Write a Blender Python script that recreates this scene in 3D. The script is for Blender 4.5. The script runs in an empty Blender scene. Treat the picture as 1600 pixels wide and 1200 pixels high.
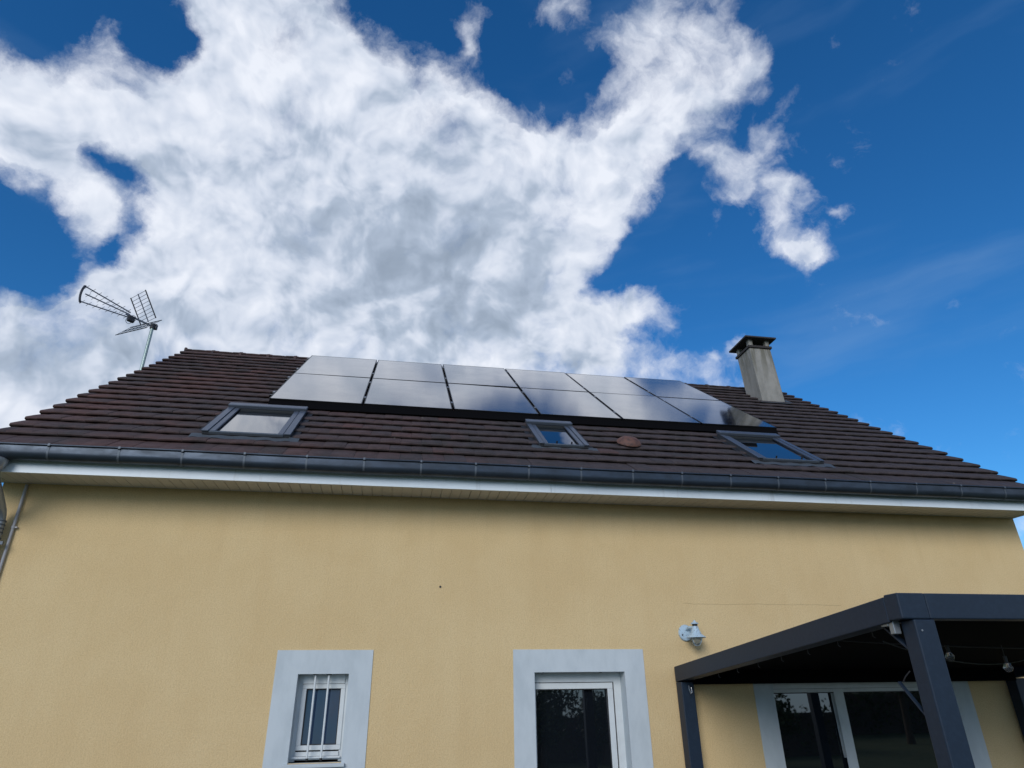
import bpy, bmesh, math, random
from mathutils import Vector, Matrix
random.seed(7)
R = math.radians
scene = bpy.context.scene
col = scene.collection

# ------------------------------------------------------------------ camera
CAM = Vector((0.0, -6.72, 1.9))
FPX = 1006.4                         # focal length in pixels of the 1600 px wide photograph
PITCH, ROLL, YAW = 0.4475, -0.0139, -0.1821
def cam_axes():
    sy, cy, sp, cp = math.sin(YAW), math.cos(YAW), math.sin(PITCH), math.cos(PITCH)
    f = Vector((-sy*cp, cy*cp, sp)); rt = Vector((cy, sy, 0)); up = rt.cross(f)
    c, s = math.cos(ROLL), math.sin(ROLL)
    return c*rt + s*up, -s*rt + c*up, f
RT, UP, FW = cam_axes()
cd = bpy.data.cameras.new('camera'); cam = bpy.data.objects.new('camera', cd); col.objects.link(cam)
cam.matrix_world = Matrix(((RT.x, UP.x, -FW.x, CAM.x), (RT.y, UP.y, -FW.y, CAM.y), (RT.z, UP.z, -FW.z, CAM.z), (0, 0, 0, 1)))
cd.sensor_width = 36; cd.lens = FPX/1600*36; cd.clip_start = 0.05; cd.clip_end = 2000
scene.camera = cam
def sky_dir(px, py):                 # direction in the sky of a point of the photograph
    return (RT*(px-800) - UP*(py-600) + FW*FPX).normalized()

# ------------------------------------------------------------------ sun and sky
SUN_EL, SUN_ROT = R(24), R(207)
SUN_STRENGTH, SKY_STRENGTH = 1.20, 0.070
EXPOSURE = 0.7
SAT = 1.22
scene.view_settings.view_transform = 'Standard'; scene.view_settings.look = 'None'
scene.view_settings.exposure = EXPOSURE; scene.view_settings.gamma = 1
scene.view_settings.use_curve_mapping = False
sd = bpy.data.lights.new('sun', 'SUN'); sd.energy = SUN_STRENGTH; sd.angle = R(30); sd.color = (1, .96, .91)
so = bpy.data.objects.new('sun', sd); col.objects.link(so)
sv = Vector((math.sin(SUN_ROT)*math.cos(SUN_EL), math.cos(SUN_ROT)*math.cos(SUN_EL), math.sin(SUN_EL)))
so.rotation_euler = sv.to_track_quat('Z', 'Y').to_euler(); so.location = (0, 0, 30)

world = bpy.data.worlds.new('World'); scene.world = world; world.use_nodes = True
class NT:
    """tiny helper for building node trees"""
    def __init__(s, tree): s.t = tree
    def n(s, typ, ins=None, **kw):
        nd = s.t.nodes.new(typ)
        for k, v in kw.items(): setattr(nd, k, v)
        for k, v in (ins or {}).items():
            if isinstance(v, bpy.types.NodeSocket): s.t.links.new(v, nd.inputs[k])
            else: nd.inputs[k].default_value = v
        return nd
    def m(s, op, a, b=0.0, c=0.0, clamp=False):
        return s.n('ShaderNodeMath', {0: a, 1: b, 2: c}, operation=op, use_clamp=clamp).outputs[0]
    def v(s, op, a, b=(0, 0, 0), c=(0, 0, 0)):
        nd = s.n('ShaderNodeVectorMath', {0: a, 1: b, 2: c}, operation=op)
        return nd.outputs['Value'] if op in ('DOT_PRODUCT', 'LENGTH', 'DISTANCE') else nd.outputs['Vector']
    def noise(s, vec, scale, detail=4, rough=.5, dist=0.0, lac=2.0):
        return s.n('ShaderNodeTexNoise', {'Vector': vec, 'Scale': scale, 'Detail': detail, 'Roughness': rough, 'Distortion': dist, 'Lacunarity': lac})
    def ramp(s, fac, stops, interp='LINEAR'):
        nd = s.n('ShaderNodeValToRGB', {'Fac': fac}); cr = nd.color_ramp; cr.interpolation = interp
        while len(cr.elements) < len(stops): cr.elements.new(0.5)
        for e, (p, c) in zip(cr.elements, stops):
            e.position = p; e.color = (c[0], c[1], c[2], 1) if hasattr(c, '__len__') else (c, c, c, 1)
        return nd.outputs['Color']
    def mix(s, fac, a, b, mode='MIX'):
        nd = s.n('ShaderNodeMix', data_type='RGBA', blend_type=mode)
        for k, v in ((0, fac), (6, a), (7, b)):
            if isinstance(v, bpy.types.NodeSocket): s.t.links.new(v, nd.inputs[k])
            else:
                if k and len(v) == 3: v = (*v, 1)
                nd.inputs[k].default_value = v
        return nd.outputs[2]
    def smooth(s, x, a, b, lo=0.0, hi=1.0):
        nd = s.n('ShaderNodeMapRange', {'Value': x, 'From Min': a, 'From Max': b, 'To Min': lo, 'To Max': hi}, interpolation_type='SMOOTHSTEP')
        return nd.outputs['Result']

# where the clouds stand in the sky: x, y, radius (in photograph pixels, turned into directions), weight
CLOUDS = [
 (30,165,75,.9),(-60,210,105,.9),(80,60,70,-.5),(110,165,70,.8),(200,205,85,.9),(60,230,60,.7),(290,170,80,.8),
 (330,60,70,.8),(350,-30,80,.8),(430,60,90,.9),(500,110,90,.9),(570,120,80,.8),(400,190,110,.9),(620,180,80,.8),
 (700,190,70,.7),(760,190,70,.6),(510,250,130,.9),(650,290,130,.9),(330,300,100,.8),(280,400,110,.8),(120,330,55,.85),
 (780,270,90,.6),(860,250,70,.55),(930,250,70,.55),(990,270,60,.5),(420,400,140,.9),(600,420,150,.9),(780,400,130,.8),
 (870,360,90,.7),(930,310,70,.6),(830,490,100,.8),(120,470,55,.7),(20,520,90,.9),(200,510,110,.9),(60,580,120,.9),(-40,640,140,.8),
 (400,520,120,.9),(600,540,120,.9),(760,540,90,.7),(900,520,50,.5),(1000,475,38,.9),(1050,497,32,.55),(960,505,40,.7),(1090,480,22,.4),
 (960,560,40,.55),(1020,572,30,.45),(1060,590,30,.45),(950,605,50,.5),(1000,522,22,-.5),(925,455,20,-.3),
 (1010,60,60,.32),(1070,50,60,.38),(1120,30,55,.38),(1160,95,46,.48),(1090,120,65,.45),(1010,150,60,.5),(960,130,50,.3),(1035,85,22,-.3),(1130,165,20,-.25),(960,170,18,-.35),(1065,215,14,-.3),(925,215,16,-.3),(880,250,14,-.3),(1100,20,18,-.2),
 (1060,190,50,.5),(1120,150,45,.4),(950,50,45,.33),(1000,210,50,.5),(950,210,40,.3),(1195,85,28,.35),
 (1130,250,34,.6),(1180,230,32,.58),(1185,285,38,.72),(1150,310,34,.62),(1100,365,26,.95),(1210,345,30,.8),(1235,395,36,1.1),(1270,385,26,.85),
 (1240,300,24,.7),(1210,195,24,.5),(740,30,36,.75),(735,75,22,.6),(170,75,40,.55),(20,450,26,.4),(890,20,44,.45),(870,130,26,.3),(830,40,30,.25),
 (1320,338,14,.6),(1185,460,16,.4),(1145,545,14,.6),(1110,560,12,.5),(1560,110,70,-.6),(1330,110,60,-.4),(1400,250,60,-.3),(1500,600,60,-.4),
 (1610,830,60,.8),
 (160,262,30,-.9),(185,310,26,-.7),(205,355,26,-.9),(165,375,24,-.8),(150,400,24,-.5),(40,400,60,-1.0),(0,330,60,-.9),(60,285,26,-.5),(50,440,50,-.7),(90,470,30,-.5),
 (590,10,60,-.6),(680,70,60,-.7),(790,70,70,-.7),(850,100,50,-.5),(870,170,30,-.5),(745,175,18,-.5),(748,205,16,-.5),(808,318,14,-.55),
 (990,400,50,-.8),(930,130,26,-.6),(910,170,28,-.3),(960,440,22,-.6),(1080,390,30,-.5),(1130,430,80,-.8),(1150,370,20,-.4),(1080,250,16,-.4),(1040,330,28,-.5),
 (255,20,60,-.6),(290,60,36,-.8),(250,90,36,-.6),(60,90,40,-.5),(200,140,24,-.5),(1090,540,40,-.3),
]
BELLIES = [(480,265,75,.30),(455,235,40,.12),(640,375,85,.42),(700,360,50,.2),(560,330,60,.15),(720,480,120,.36),(600,510,120,.34),(450,520,110,.28),(860,520,90,.25),
 (120,540,120,.25),(40,480,60,.18),(230,560,90,.2),(110,190,60,.15),(330,250,70,.12),(800,250,60,.15),(1090,190,60,.15),(820,430,60,.14),(540,60,50,.12)]
def build_world():
    t = world.node_tree; t.nodes.clear(); N = NT(t)
    tc = N.n('ShaderNodeTexCoord'); d = N.v('NORMALIZE', tc.outputs['Generated'])
    sky = N.n('ShaderNodeTexSky', sky_type='NISHITA', sun_disc=False, sun_elevation=SUN_EL, sun_rotation=SUN_ROT,
              air_density=1.0, dust_density=0.0, ozone_density=4.0, altitude=200)
    # broad bending of the cloud field, then fine
    w3 = N.noise(d, 13.0, 2, .5).outputs['Color']
    w1 = N.noise(d, 6.0, 3, .5).outputs['Color']
    w2 = N.noise(d, 21.0, 6, .62).outputs['Color']
    o1 = N.v('SUBTRACT', w1, (.5, .5, .5)); o2 = N.v('SUBTRACT', w2, (.5, .5, .5)); o3 = N.v('SUBTRACT', w3, (.5, .5, .5))
    dw = N.v('ADD', N.v('ADD', d, N.v('MULTIPLY', o1, (.06, .06, .06))), N.v('MULTIPLY', o2, (.05, .05, .05)))
    dw = N.v('ADD', dw, N.v('MULTIPLY', o3, (.06, .06, .06)))
    dn = N.v('NORMALIZE', dw)
    acc = None
    for (x, y, r, w) in CLOUDS:
        c = sky_dir(x, y); a = (Vector((x-800, y-600)).length)/FPX
        q = (r*1.08/FPX)*math.cos(math.atan(a))**1.5
        k = 2.0/(q*q)
        e = N.m('EXPONENT', N.m('MULTIPLY_ADD', N.v('DOT_PRODUCT', dn, tuple(c)), k, -k))
        acc = N.m('MULTIPLY', e, w) if acc is None else N.m('MULTIPLY_ADD', e, w, acc)
    acc = N.m('MINIMUM', acc, 1.2)
    dz = N.v('ADD', d, N.v('MULTIPLY', o1, (.10, .10, .10)))
    dz2 = N.v('ADD', dz, N.v('MULTIPLY', o2, (.035, .035, .035)))
    # round the rest of the sky clouds of the same kind go on
    far = N.smooth(N.noise(d, 1.9, 3, .5).outputs['Fac'], .42, .62, -.1, 1.0)
    view = N.smooth(N.v('DOT_PRODUCT', d, tuple(sky_dir(800, 420))), .60, .78)
    base = N.m('SUBTRACT', N.m('MULTIPLY', far, N.m('SUBTRACT', 1.0, view)), N.m('MULTIPLY', view, .13))
    fbl = N.noise(dz, 8.0, 3, .5).outputs['Fac']
    fb = N.noise(dz2, 8.0, 12, .60).outputs['Fac']
    fw = N.noise(dz2, 30.0, 8, .62, .3).outputs['Fac']
    rough = N.m('MULTIPLY_ADD', N.m('SUBTRACT', fb, .5), 2.8, N.m('MULTIPLY', N.m('SUBTRACT', fw, .5), .75))
    # soft billows
    b1 = N.noise(dz, 3.6, 3, .5).outputs['Fac']
    b2 = N.noise(dz, 9.0, 4, .5).outputs['Fac']
    b2s = N.noise(N.v('ADD', dz, tuple(Vector((-.012, -.004, .022)))), 9.0, 4, .5).outputs['Fac']
    emb = N.m('SUBTRACT', b2, b2s)
    e2 = N.noise(dz, 15.0, 4, .5).outputs['Fac']
    e2s = N.noise(N.v('ADD', dz, tuple(Vector((-.008, -.003, .014)))), 15.0, 4, .5).outputs['Fac']
    # the shaded bellies of the big cloud
    dark = None
    for (x, y, r, w) in BELLIES:
        q = r*1.2/FPX; k = 2.0/(q*q)
        e = N.m('EXPONENT', N.m('MULTIPLY_ADD', N.v('DOT_PRODUCT', N.v('NORMALIZE', N.v('ADD', d, N.v('MULTIPLY', o1, (.12, .12, .12)))), tuple(sky_dir(x, y))), k, -k))
        dark = N.m('MULTIPLY', e, w) if dark is None else N.m('MULTIPLY_ADD', e, w, dark)
    shade = N.m('MULTIPLY_ADD', N.m('SUBTRACT', b1, .5), .55, N.m('MULTIPLY', N.m('SUBTRACT', b2, .5), .25))
    shade = N.m('ADD', shade, N.m('MULTIPLY', emb, 1.35))
    shade = N.m('ADD', shade, N.m('MULTIPLY', N.m('SUBTRACT', e2, e2s), 1.15))
    shade = N.m('SUBTRACT', shade, N.m('MULTIPLY', dark, .46))
    hs = N.n('ShaderNodeHueSaturation', {'Color': sky.outputs[0], 'Saturation': SAT, 'Value': SKY_STRENGTH, 'Hue': .5})
    veil = N.smooth(N.noise(N.v('MULTIPLY', N.v('ADD', d, N.v('MULTIPLY', o1, (.2, .2, .05))), (.8, .8, 5.0)), 3.0, 6, .5).outputs['Fac'], .52, .9, 0, .24)
    tint = N.mix(1.0, hs.outputs[0], (.66, 1.02, 1.17), 'MULTIPLY')
    low = N.smooth(N.n('ShaderNodeSeparateXYZ', {0: d}).outputs[2], .20, -.02)
    tint = N.mix(N.m('MULTIPLY', low, .85), tint, (.33, .42, .55))
    scol = N.mix(veil, tint, (.17, .27, .42))
    up = N.smooth(N.n('ShaderNodeSeparateXYZ', {0: d}).outputs[2], -.02, .03)
    def finish(field):
        dens = N.m('ADD', field, rough)
        dens = N.m('ADD', dens, N.smooth(field, .92, 1.38, 0, .85))
        alpha = N.m('POWER', N.smooth(dens, .02, 1.30), .82)
        thick = N.m('MULTIPLY', N.smooth(N.m('MULTIPLY_ADD', N.m('SUBTRACT', fbl, .5), 2.2, field), .35, 1.35), N.smooth(field, .3, 1.0))
        sh = N.m('ADD', N.m('SUBTRACT', .93, N.m('MULTIPLY', thick, .10)), shade)
        cc = N.ramp(sh, [(0.0, (.165, .205, .265)), (0.30, (.205, .25, .32)), (0.52, (.27, .32, .40)), (0.72, (.395, .435, .51)), (1.0, (.52, .545, .60))])
        fin = N.mix(N.m('MULTIPLY', alpha, up), scol, cc)
        return N.n('ShaderNodeBackground', {'Color': fin, 'Strength': 1.0}).outputs[0]
    a_ = finish(N.m('ADD', acc, base)); b_ = finish(base)
    mx = N.n('ShaderNodeMixShader', {0: N.m('GREATER_THAN', view, 0.0), 1: b_, 2: a_})
    out = N.n('ShaderNodeOutputWorld'); t.links.new(mx.outputs[0], out.inputs[0])
build_world()
world.cycles.sampling_method = 'MANUAL'; world.cycles.sample_map_resolution = 512

# ------------------------------------------------------------------ helpers
def tag(o, label=None, cat=None, group=None, kind=None):
    if label: o['label'] = label
    if cat: o['category'] = cat
    if group: o['group'] = group
    if kind: o['kind'] = kind
    return o
def empty(name, loc=(0, 0, 0), label=None, cat=None, group=None):
    o = bpy.data.objects.new(name, None); o.location = loc; o.empty_display_size = .1
    col.objects.link(o); return tag(o, label, cat, group)
class MB:
    """collects shapes into one mesh"""
    def __init__(s): s.v = []; s.f = []
    def add(s, vs, fs):
        b = len(s.v); s.v += [Vector(v) for v in vs]; s.f += [tuple(b+i for i in f) for f in fs]; return s
    def box(s, x0, x1, y0, y1, z0, z1):
        return s.add([(x, y, z) for z in (z0, z1) for y in (y0, y1) for x in (x0, x1)],
                     [(0, 2, 3, 1), (4, 5, 7, 6), (0, 1, 5, 4), (2, 6, 7, 3), (0, 4, 6, 2), (1, 3, 7, 5)])
    def obox(s, p, a, b, c):         # box from corner p along three vectors
        p, a, b, c = map(Vector, (p, a, b, c))
        return s.add([p+a*i+b*j+c*k for k in (0, 1) for j in (0, 1) for i in (0, 1)],
                     [(0, 2, 3, 1), (4, 5, 7, 6), (0, 1, 5, 4), (2, 6, 7, 3), (0, 4, 6, 2), (1, 3, 7, 5)])
    def bar(s, p, q, w, h=None, up=(0, 0, 1)):
        p, q = Vector(p), Vector(q); h = h or w; d = (q-p).normalized(); u = Vector(up)
        if abs(d.dot(u)) > .95: u = Vector((1, 0, 0))
        a = d.cross(u).normalized()*w; b = a.cross(d).normalized()*h
        return s.obox(p-a/2-b/2, q-p, a, b)
    def tube(s, pts, r, n=12, caps=True):
        pts = [Vector(p) for p in pts]; rs = r if hasattr(r, '__len__') else [r]*len(pts)
        b = len(s.v); prev = None
        for i, p in enumerate(pts):
            d = (pts[min(i+1, len(pts)-1)] - pts[max(i-1, 0)]).normalized()
            if prev is None:
                a = d.cross(Vector((0, 0, 1)))
                if a.length < .05: a = d.cross(Vector((1, 0, 0)))
            else: a = prev - d*prev.dot(d)
            a.normalize(); prev = a; c = d.cross(a)
            for k in range(n):
                t = 2*math.pi*k/n; s.v.append(p + (a*math.cos(t)+c*math.sin(t))*rs[i])
        for i in range(len(pts)-1):
            for k in range(n):
                k2 = (k+1) % n; s.f.append((b+i*n+k, b+i*n+k2, b+(i+1)*n+k2, b+(i+1)*n+k))
        if caps:
            s.f.append(tuple(b+k for k in range(n))[::-1]); s.f.append(tuple(b+(len(pts)-1)*n+k for k in range(n)))
        return s
    def lathe(s, prof, n=24, c=(0, 0, 0)):   # prof: (radius, z)
        b = len(s.v); c = Vector(c)
        for r, z in prof:
            for k in range(n):
                t = 2*math.pi*k/n; s.v.append(c+Vector((r*math.cos(t), r*math.sin(t), z)))
        for i in range(len(prof)-1):
            for k in range(n):
                k2 = (k+1) % n; s.f.append((b+i*n+k, b+i*n+k2, b+(i+1)*n+k2, b+(i+1)*n+k))
        return s
    def mesh(s, name, mat, smooth=False, fix=True):
        me = bpy.data.meshes.new(name); me.from_pydata([tuple(v) for v in s.v], [], s.f)
        if fix:
            bm = bmesh.new(); bm.from_mesh(me); bmesh.ops.recalc_face_normals(bm, faces=bm.faces); bm.to_mesh(me); bm.free()
        me.materials.append(mat)
        if smooth:
            me.polygons.foreach_set('use_smooth', [True]*len(me.polygons))
            try: me.set_sharp_from_angle(angle=R(40))
            except Exception: pass
        me.update(); return me
    def build(s, name, mat, parent=None, smooth=False, bevel=0, fix=True):
        o = bpy.data.objects.new(name, s.mesh(name, mat, smooth, fix)); col.objects.link(o)
        if parent: o.parent = parent
        if bevel:
            md = o.modifiers.new('bevel', 'BEVEL'); md.width = bevel; md.segments = 2; md.limit_method = 'ANGLE'
        return o

# ------------------------------------------------------------------ materials
def material(name, base, rough=.6, metal=0.0, fn=None, spec=.5):
    m = bpy.data.materials.new(name); m.use_nodes = True; t = m.node_tree
    p = t.nodes['Principled BSDF']; p.inputs['Base Color'].default_value = (*base, 1)
    p.inputs['Roughness'].default_value = rough; p.inputs['Metallic'].default_value = metal
    p.inputs['Specular IOR Level'].default_value = spec
    if fn: fn(NT(t), p)
    return m
def lk(N, a, b): N.t.links.new(a, b)
def bump(N, p, h, strength=.3, dist=.01):
    b = N.n('ShaderNodeBump', {'Height': h, 'Strength': strength, 'Distance': dist}); lk(N, b.outputs[0], p.inputs['Normal'])
def pos(N): return N.n('ShaderNodeNewGeometry').outputs['Position']

def f_render(N, p):
    P = pos(N)
    grain = N.noise(P, 95, 5, .7).outputs['Fac']
    drag = N.noise(N.v('MULTIPLY', P, (1.0, 1.0, .45)), 60, 3, .6, .4).outputs['Fac']
    blot = N.noise(P, 1.1, 5, .6).outputs['Fac']
    streak = N.noise(N.v('MULTIPLY', P, (2.2, 1, .18)), 2.0, 4, .6).outputs['Fac']
    c = N.mix(N.smooth(blot, .3, .7), (.66, .49, .26), (.705, .54, .30))
    c = N.mix(N.smooth(streak, .45, .75, 0, .22), c, (.60, .425, .215))
    c = N.mix(N.smooth(grain, .36, .60, .42, 0), c, (.44, .315, .155))
    # dirt washed down from the eaves
    sz = N.n('ShaderNodeSeparateXYZ', {0: P}).outputs[2]
    runs = N.noise(N.v('MULTIPLY', P, (5.5, 1, .12)), 1.6, 5, .65).outputs['Fac']
    c = N.mix(N.m('MULTIPLY', N.smooth(runs, .5, .72), N.smooth(sz, 2.9, 3.75, 0, .12)), c, (.40, .30, .17))
    spl = N.noise(P, 2.6, 6, .7).outputs['Fac']
    c = N.mix(N.smooth(spl, .56, .72, 0, .22), c, (.54, .40, .21))
    # old hairline joint of the render between two coats
    s = N.n('ShaderNodeSeparateXYZ', {0: P})
    zz = N.m('ADD', s.outputs[2], N.m('MULTIPLY', N.m('SUBTRACT', N.noise(P, 5, 2).outputs['Fac'], .5), .03))
    ln = N.m('MULTIPLY', N.m('LESS_THAN', N.m('ABSOLUTE', N.m('SUBTRACT', zz, 2.73)), .0035),
             N.m('MULTIPLY', N.m('GREATER_THAN', s.outputs[0], 3.05), N.m('LESS_THAN', s.outputs[0], 4.9)))
    c = N.mix(N.m('MULTIPLY', ln, .35), c, (.26, .18, .09))
    lk(N, c, p.inputs['Base Color'])
    bump(N, p, N.m('ADD', N.m('MULTIPLY', grain, 1.0), N.m('MULTIPLY', drag, 1.0)), .75, .006)
M = {}
M['render'] = material('beige_render', (.53, .41, .22), .92, fn=f_render, spec=.2)
def f_trim(N, p):
    P = pos(N); g = N.noise(P, 200, 3, .6).outputs['Fac']; b = N.noise(N.v('MULTIPLY', P, (1, 1, .4)), 4.5, 6, .65).outputs['Fac']
    lk(N, N.mix(N.smooth(b, .38, .7), (.52, .575, .605), (.45, .505, .535)), p.inputs['Base Color']); bump(N, p, g, .35, .002)
M['trim'] = material('white_painted_render', (.68, .68, .66), .85, fn=f_trim, spec=.25)
def f_pvc(N, p):
    b = N.noise(pos(N), 6, 5, .6).outputs['Fac']
    lk(N, N.mix(N.smooth(b, .4, .8), (.62, .66, .67), (.54, .57, .58)), p.inputs['Base Color'])
M['pvc'] = material('white_pvc', (.72, .72, .70), .35, fn=f_pvc)
def f_fascia(N, p):
    P = pos(N); b = N.noise(N.v('MULTIPLY', P, (.25, 1, 1)), 5, 5, .6).outputs['Fac']
    st = N.noise(N.v('MULTIPLY', P, (7, 1, .3)), 1.5, 5, .7).outputs['Fac']
    c = N.mix(N.smooth(b, .35, .8), (.66, .74, .80), (.54, .61, .66))
    lk(N, N.mix(N.smooth(st, .56, .74, 0, .35), c, (.36, .38, .38)), p.inputs['Base Color'])
M['fascia'] = material('fascia_paint', (.66, .66, .65), .4, fn=f_fascia)
def f_soffit(N, p):
    r = N.n('ShaderNodeObjectInfo').outputs['Random']
    c = N.mix(N.m('MULTIPLY', r, .6), (.56, .55, .52), (.50, .49, .46))
    lk(N, c, p.inputs['Base Color'])
M['soffit'] = material('soffit_board_pvc', (.55, .52, .45), .5, fn=f_soffit)
def f_tile(N, p):
    P = pos(N)
    orr = N.n('ShaderNodeObjectInfo').outputs['Random']
    isl = N.n('ShaderNodeNewGeometry').outputs['Random Per Island']
    r = N.m('FRACT', N.m('ADD', orr, N.m('MULTIPLY', isl, 7.31)))
    r2 = N.m('FRACT', N.m('MULTIPLY', r, 13.7))
    s = N.n('ShaderNodeSeparateXYZ', {0: P})
    # redder towards the left verge and the ridge, sootier in the middle
    big = N.noise(P, .75, 4, .55).outputs['Fac']
    grad = N.m('ADD', N.m('MULTIPLY', s.outputs[0], -.085), N.m('MULTIPLY_ADD', N.m('SUBTRACT', big, .5), 1.8, .12))
    red = N.m('ADD', grad, N.m('MULTIPLY', N.m('SUBTRACT', r, .5), .38), clamp=True)
    c = N.mix(red, (.050, .038, .038), (.100, .046, .038))
    c = N.mix(N.smooth(r2, .86, .93, 0, .5), c, (.034, .031, .034))
    c = N.mix(N.smooth(r2, .03, .01, 0, .3), c, (.12, .046, .036))
    dirt = N.noise(P, 7, 7, .65).outputs['Fac']
    c = N.mix(N.smooth(dirt, .45, .75, 0, .55), c, (.017, .015, .016))
    fine = N.noise(P, 90, 4, .6).outputs['Fac']
    c = N.mix(N.smooth(fine, .5, .8, 0, .4), c, (.075, .066, .064))
    run = N.noise(N.v('MULTIPLY', P, (1.6, .35, .35)), 1.7, 5, .65).outputs['Fac']
    c = N.mix(N.smooth(run, .50, .70, 0, .55), c, (.030, .029, .026))
    # lichen spots
    vo = N.n('ShaderNodeTexVoronoi', {'Vector': N.v('ADD', P, N.v('MULTIPLY', N.noise(P, 30, 2).outputs['Color'], (.03, .03, .03))), 'Scale': 3.4, 'Randomness': 1.0})
    spot = N.m('LESS_THAN', vo.outputs['Distance'], N.m('MULTIPLY', N.m('SUBTRACT', N.n('ShaderNodeSeparateColor', {0: vo.outputs['Color']}).outputs[0], .35), .085))
    c = N.mix(N.m('MULTIPLY', spot, .8), c, (.36, .34, .28))
    lk(N, c, p.inputs['Base Color'])
    lk(N, N.smooth(dirt, .3, .7, .62, .85), p.inputs['Roughness'])
    bump(N, p, N.m('ADD', fine, dirt), .45, .004)
M['tile'] = material('brown_concrete_tile', (.08, .05, .045), .75, fn=f_tile, spec=.35)
M['underlay'] = material('roof_underlay', (.03, .026, .025), .9)
def f_zinc(N, p):
    P = pos(N); b = N.noise(N.v('MULTIPLY', P, (.5, 1, 1)), 8, 6, .65).outputs['Fac']
    lk(N, N.mix(N.smooth(b, .3, .75), (.045, .062, .088), (.026, .036, .050)), p.inputs['Base Color'])
    lk(N, N.smooth(b, .3, .8, .34, .52), p.inputs['Roughness'])
    bump(N, p, N.noise(N.v('MULTIPLY', P, (.3, 1, 1)), 14, 3).outputs['Fac'], .25, .004)
M['zinc'] = material('weathered_zinc', (.1, .12, .14), .4, .55, fn=f_zinc)
M['zinc_seam'] = material('zinc_solder_band', (.095, .115, .14), .55, .5)
M['lead'] = material('lead_flashing', (.075, .088, .10), .55, .3)
M['alu_dark'] = material('dark_grey_aluminium', (.105, .115, .13), .35, .6)
M['alu_light'] = material('grey_blue_aluminium_cladding', (.105, .125, .16), .36, .5)
M['rubber'] = material('black_gasket', (.012, .012, .014), .6)
def f_solar(N, p):
    P = N.n('ShaderNodeTexCoord').outputs['Object']
    s = N.n('ShaderNodeSeparateXYZ', {0: P})
    ly = N.m('LESS_THAN', N.m('ABSOLUTE', N.m('SUBTRACT', N.m('FRACT', N.m('MULTIPLY', s.outputs[1], 11.0)), .5)), .012)
    lx = N.m('LESS_THAN', N.m('ABSOLUTE', N.m('SUBTRACT', N.m('FRACT', N.m('MULTIPLY', s.outputs[0], 5.5)), .5)), .008)
    l = N.m('MAXIMUM', lx, ly)
    r = N.n('ShaderNodeObjectInfo').outputs['Random']
    c = N.mix(l, N.mix(r, (.008, .009, .014), (.012, .012, .018)), (.03, .03, .035))
    lk(N, c, p.inputs['Base Color'])
    W = pos(N)
    dust = N.noise(W, 3.0, 5, .6).outputs['Fac']
    lk(N, N.smooth(dust, .3, .75, .10, .19), p.inputs['Roughness'])
    bump(N, p, N.noise(N.v('MULTIPLY', W, (1, .3, .3)), 3.2, 2).outputs['Fac'], .03, .01)
M['solar'] = material('black_solar_glass', (.01, .01, .015), .14, fn=f_solar, spec=.5)
_p = M['solar'].node_tree.nodes['Principled BSDF']; _p.inputs['IOR'].default_value = 1.6
_p.inputs['Coat Weight'].default_value = 1; _p.inputs['Coat IOR'].default_value = 1.7; _p.inputs['Coat Roughness'].default_value = .07
M['black_alu'] = material('black_anodised_frame', (.02, .02, .022), .35, .7)
M['clamp'] = material('clamp_metal', (.35, .36, .37), .35, .9)
def f_glass(N, p):
    bump(N, p, N.noise(pos(N), 2.2, 2).outputs['Fac'], .03, .02)
M['glass'] = material('window_glass', (.006, .008, .011), .015, fn=f_glass, spec=.6)
for _g in ('glass',):
    _p = M[_g].node_tree.nodes['Principled BSDF']; _p.inputs['Coat Weight'].default_value = 1; _p.inputs['Coat IOR'].default_value = 1.6; _p.inputs['Coat Roughness'].default_value = .01; _p.inputs['IOR'].default_value = 1.6
M['glass_blue'] = material('bathroom_glass', (.015, .03, .065), .03, fn=f_glass, spec=.7)
def f_chim(N, p):
    P = pos(N); b = N.noise(N.v('MULTIPLY', P, (1, 1, .5)), 5, 7, .65).outputs['Fac']; g = N.noise(P, 90, 4, .6).outputs['Fac']
    s = N.n('ShaderNodeSeparateXYZ', {0: P})
    c = N.mix(N.smooth(b, .3, .7), (.31, .30, .275), (.21, .205, .185))
    run = N.noise(N.v('MULTIPLY', P, (6, 6, .5)), 2.0, 4, .6).outputs['Fac']
    top = N.m('MULTIPLY', N.smooth(s.outputs[2], 6.9, 7.85), N.smooth(run, .42, .6))
    c = N.mix(N.m('MULTIPLY', top, .75), c, (.11, .105, .075))
    lk(N, c, p.inputs['Base Color']); bump(N, p, g, .5, .005)
M['chimney'] = material('weathered_chimney_render', (.30, .28, .24), .9, fn=f_chim, spec=.2)
M['chimney_cap'] = material('sooty_concrete_cap', (.032, .028, .028), .85)
M['clay'] = material('terracotta', (.20, .075, .045), .7, fn=lambda N, p: (lk(N, N.mix(N.smooth(N.noise(pos(N), 22, 5).outputs['Fac'], .4, .65), (.125, .058, .042), (.07, .036, .030)), p.inputs['Base Color']), bump(N, p, N.noise(pos(N), 60, 4).outputs['Fac'], .5, .004)))
M['galv'] = material('greenish_galvanised_mast', (.33, .42, .40), .45, .5)
M['ant_dark'] = material('dark_antenna_plastic', (.02, .022, .03), .5)
M['ant_metal'] = material('antenna_rod_metal', (.16, .18, .22), .4, .6)
def f_lamp(N, p):
    b = N.noise(pos(N), 70, 4, .7).outputs['Fac']; lk(N, N.mix(N.smooth(b, .56, .66), (.40, .53, .63), (.10, .09, .08)), p.inputs['Base Color'])
M['lamp'] = material('chipped_pale_blue_enamel', (.55, .68, .75), .4, fn=f_lamp)
def f_clear(N, p):
    p.inputs['Transmission Weight'].default_value = .9; p.inputs['IOR'].default_value = 1.35
M['clear'] = material('clear_lamp_glass', (.85, .88, .88), .03, fn=f_clear)
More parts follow.
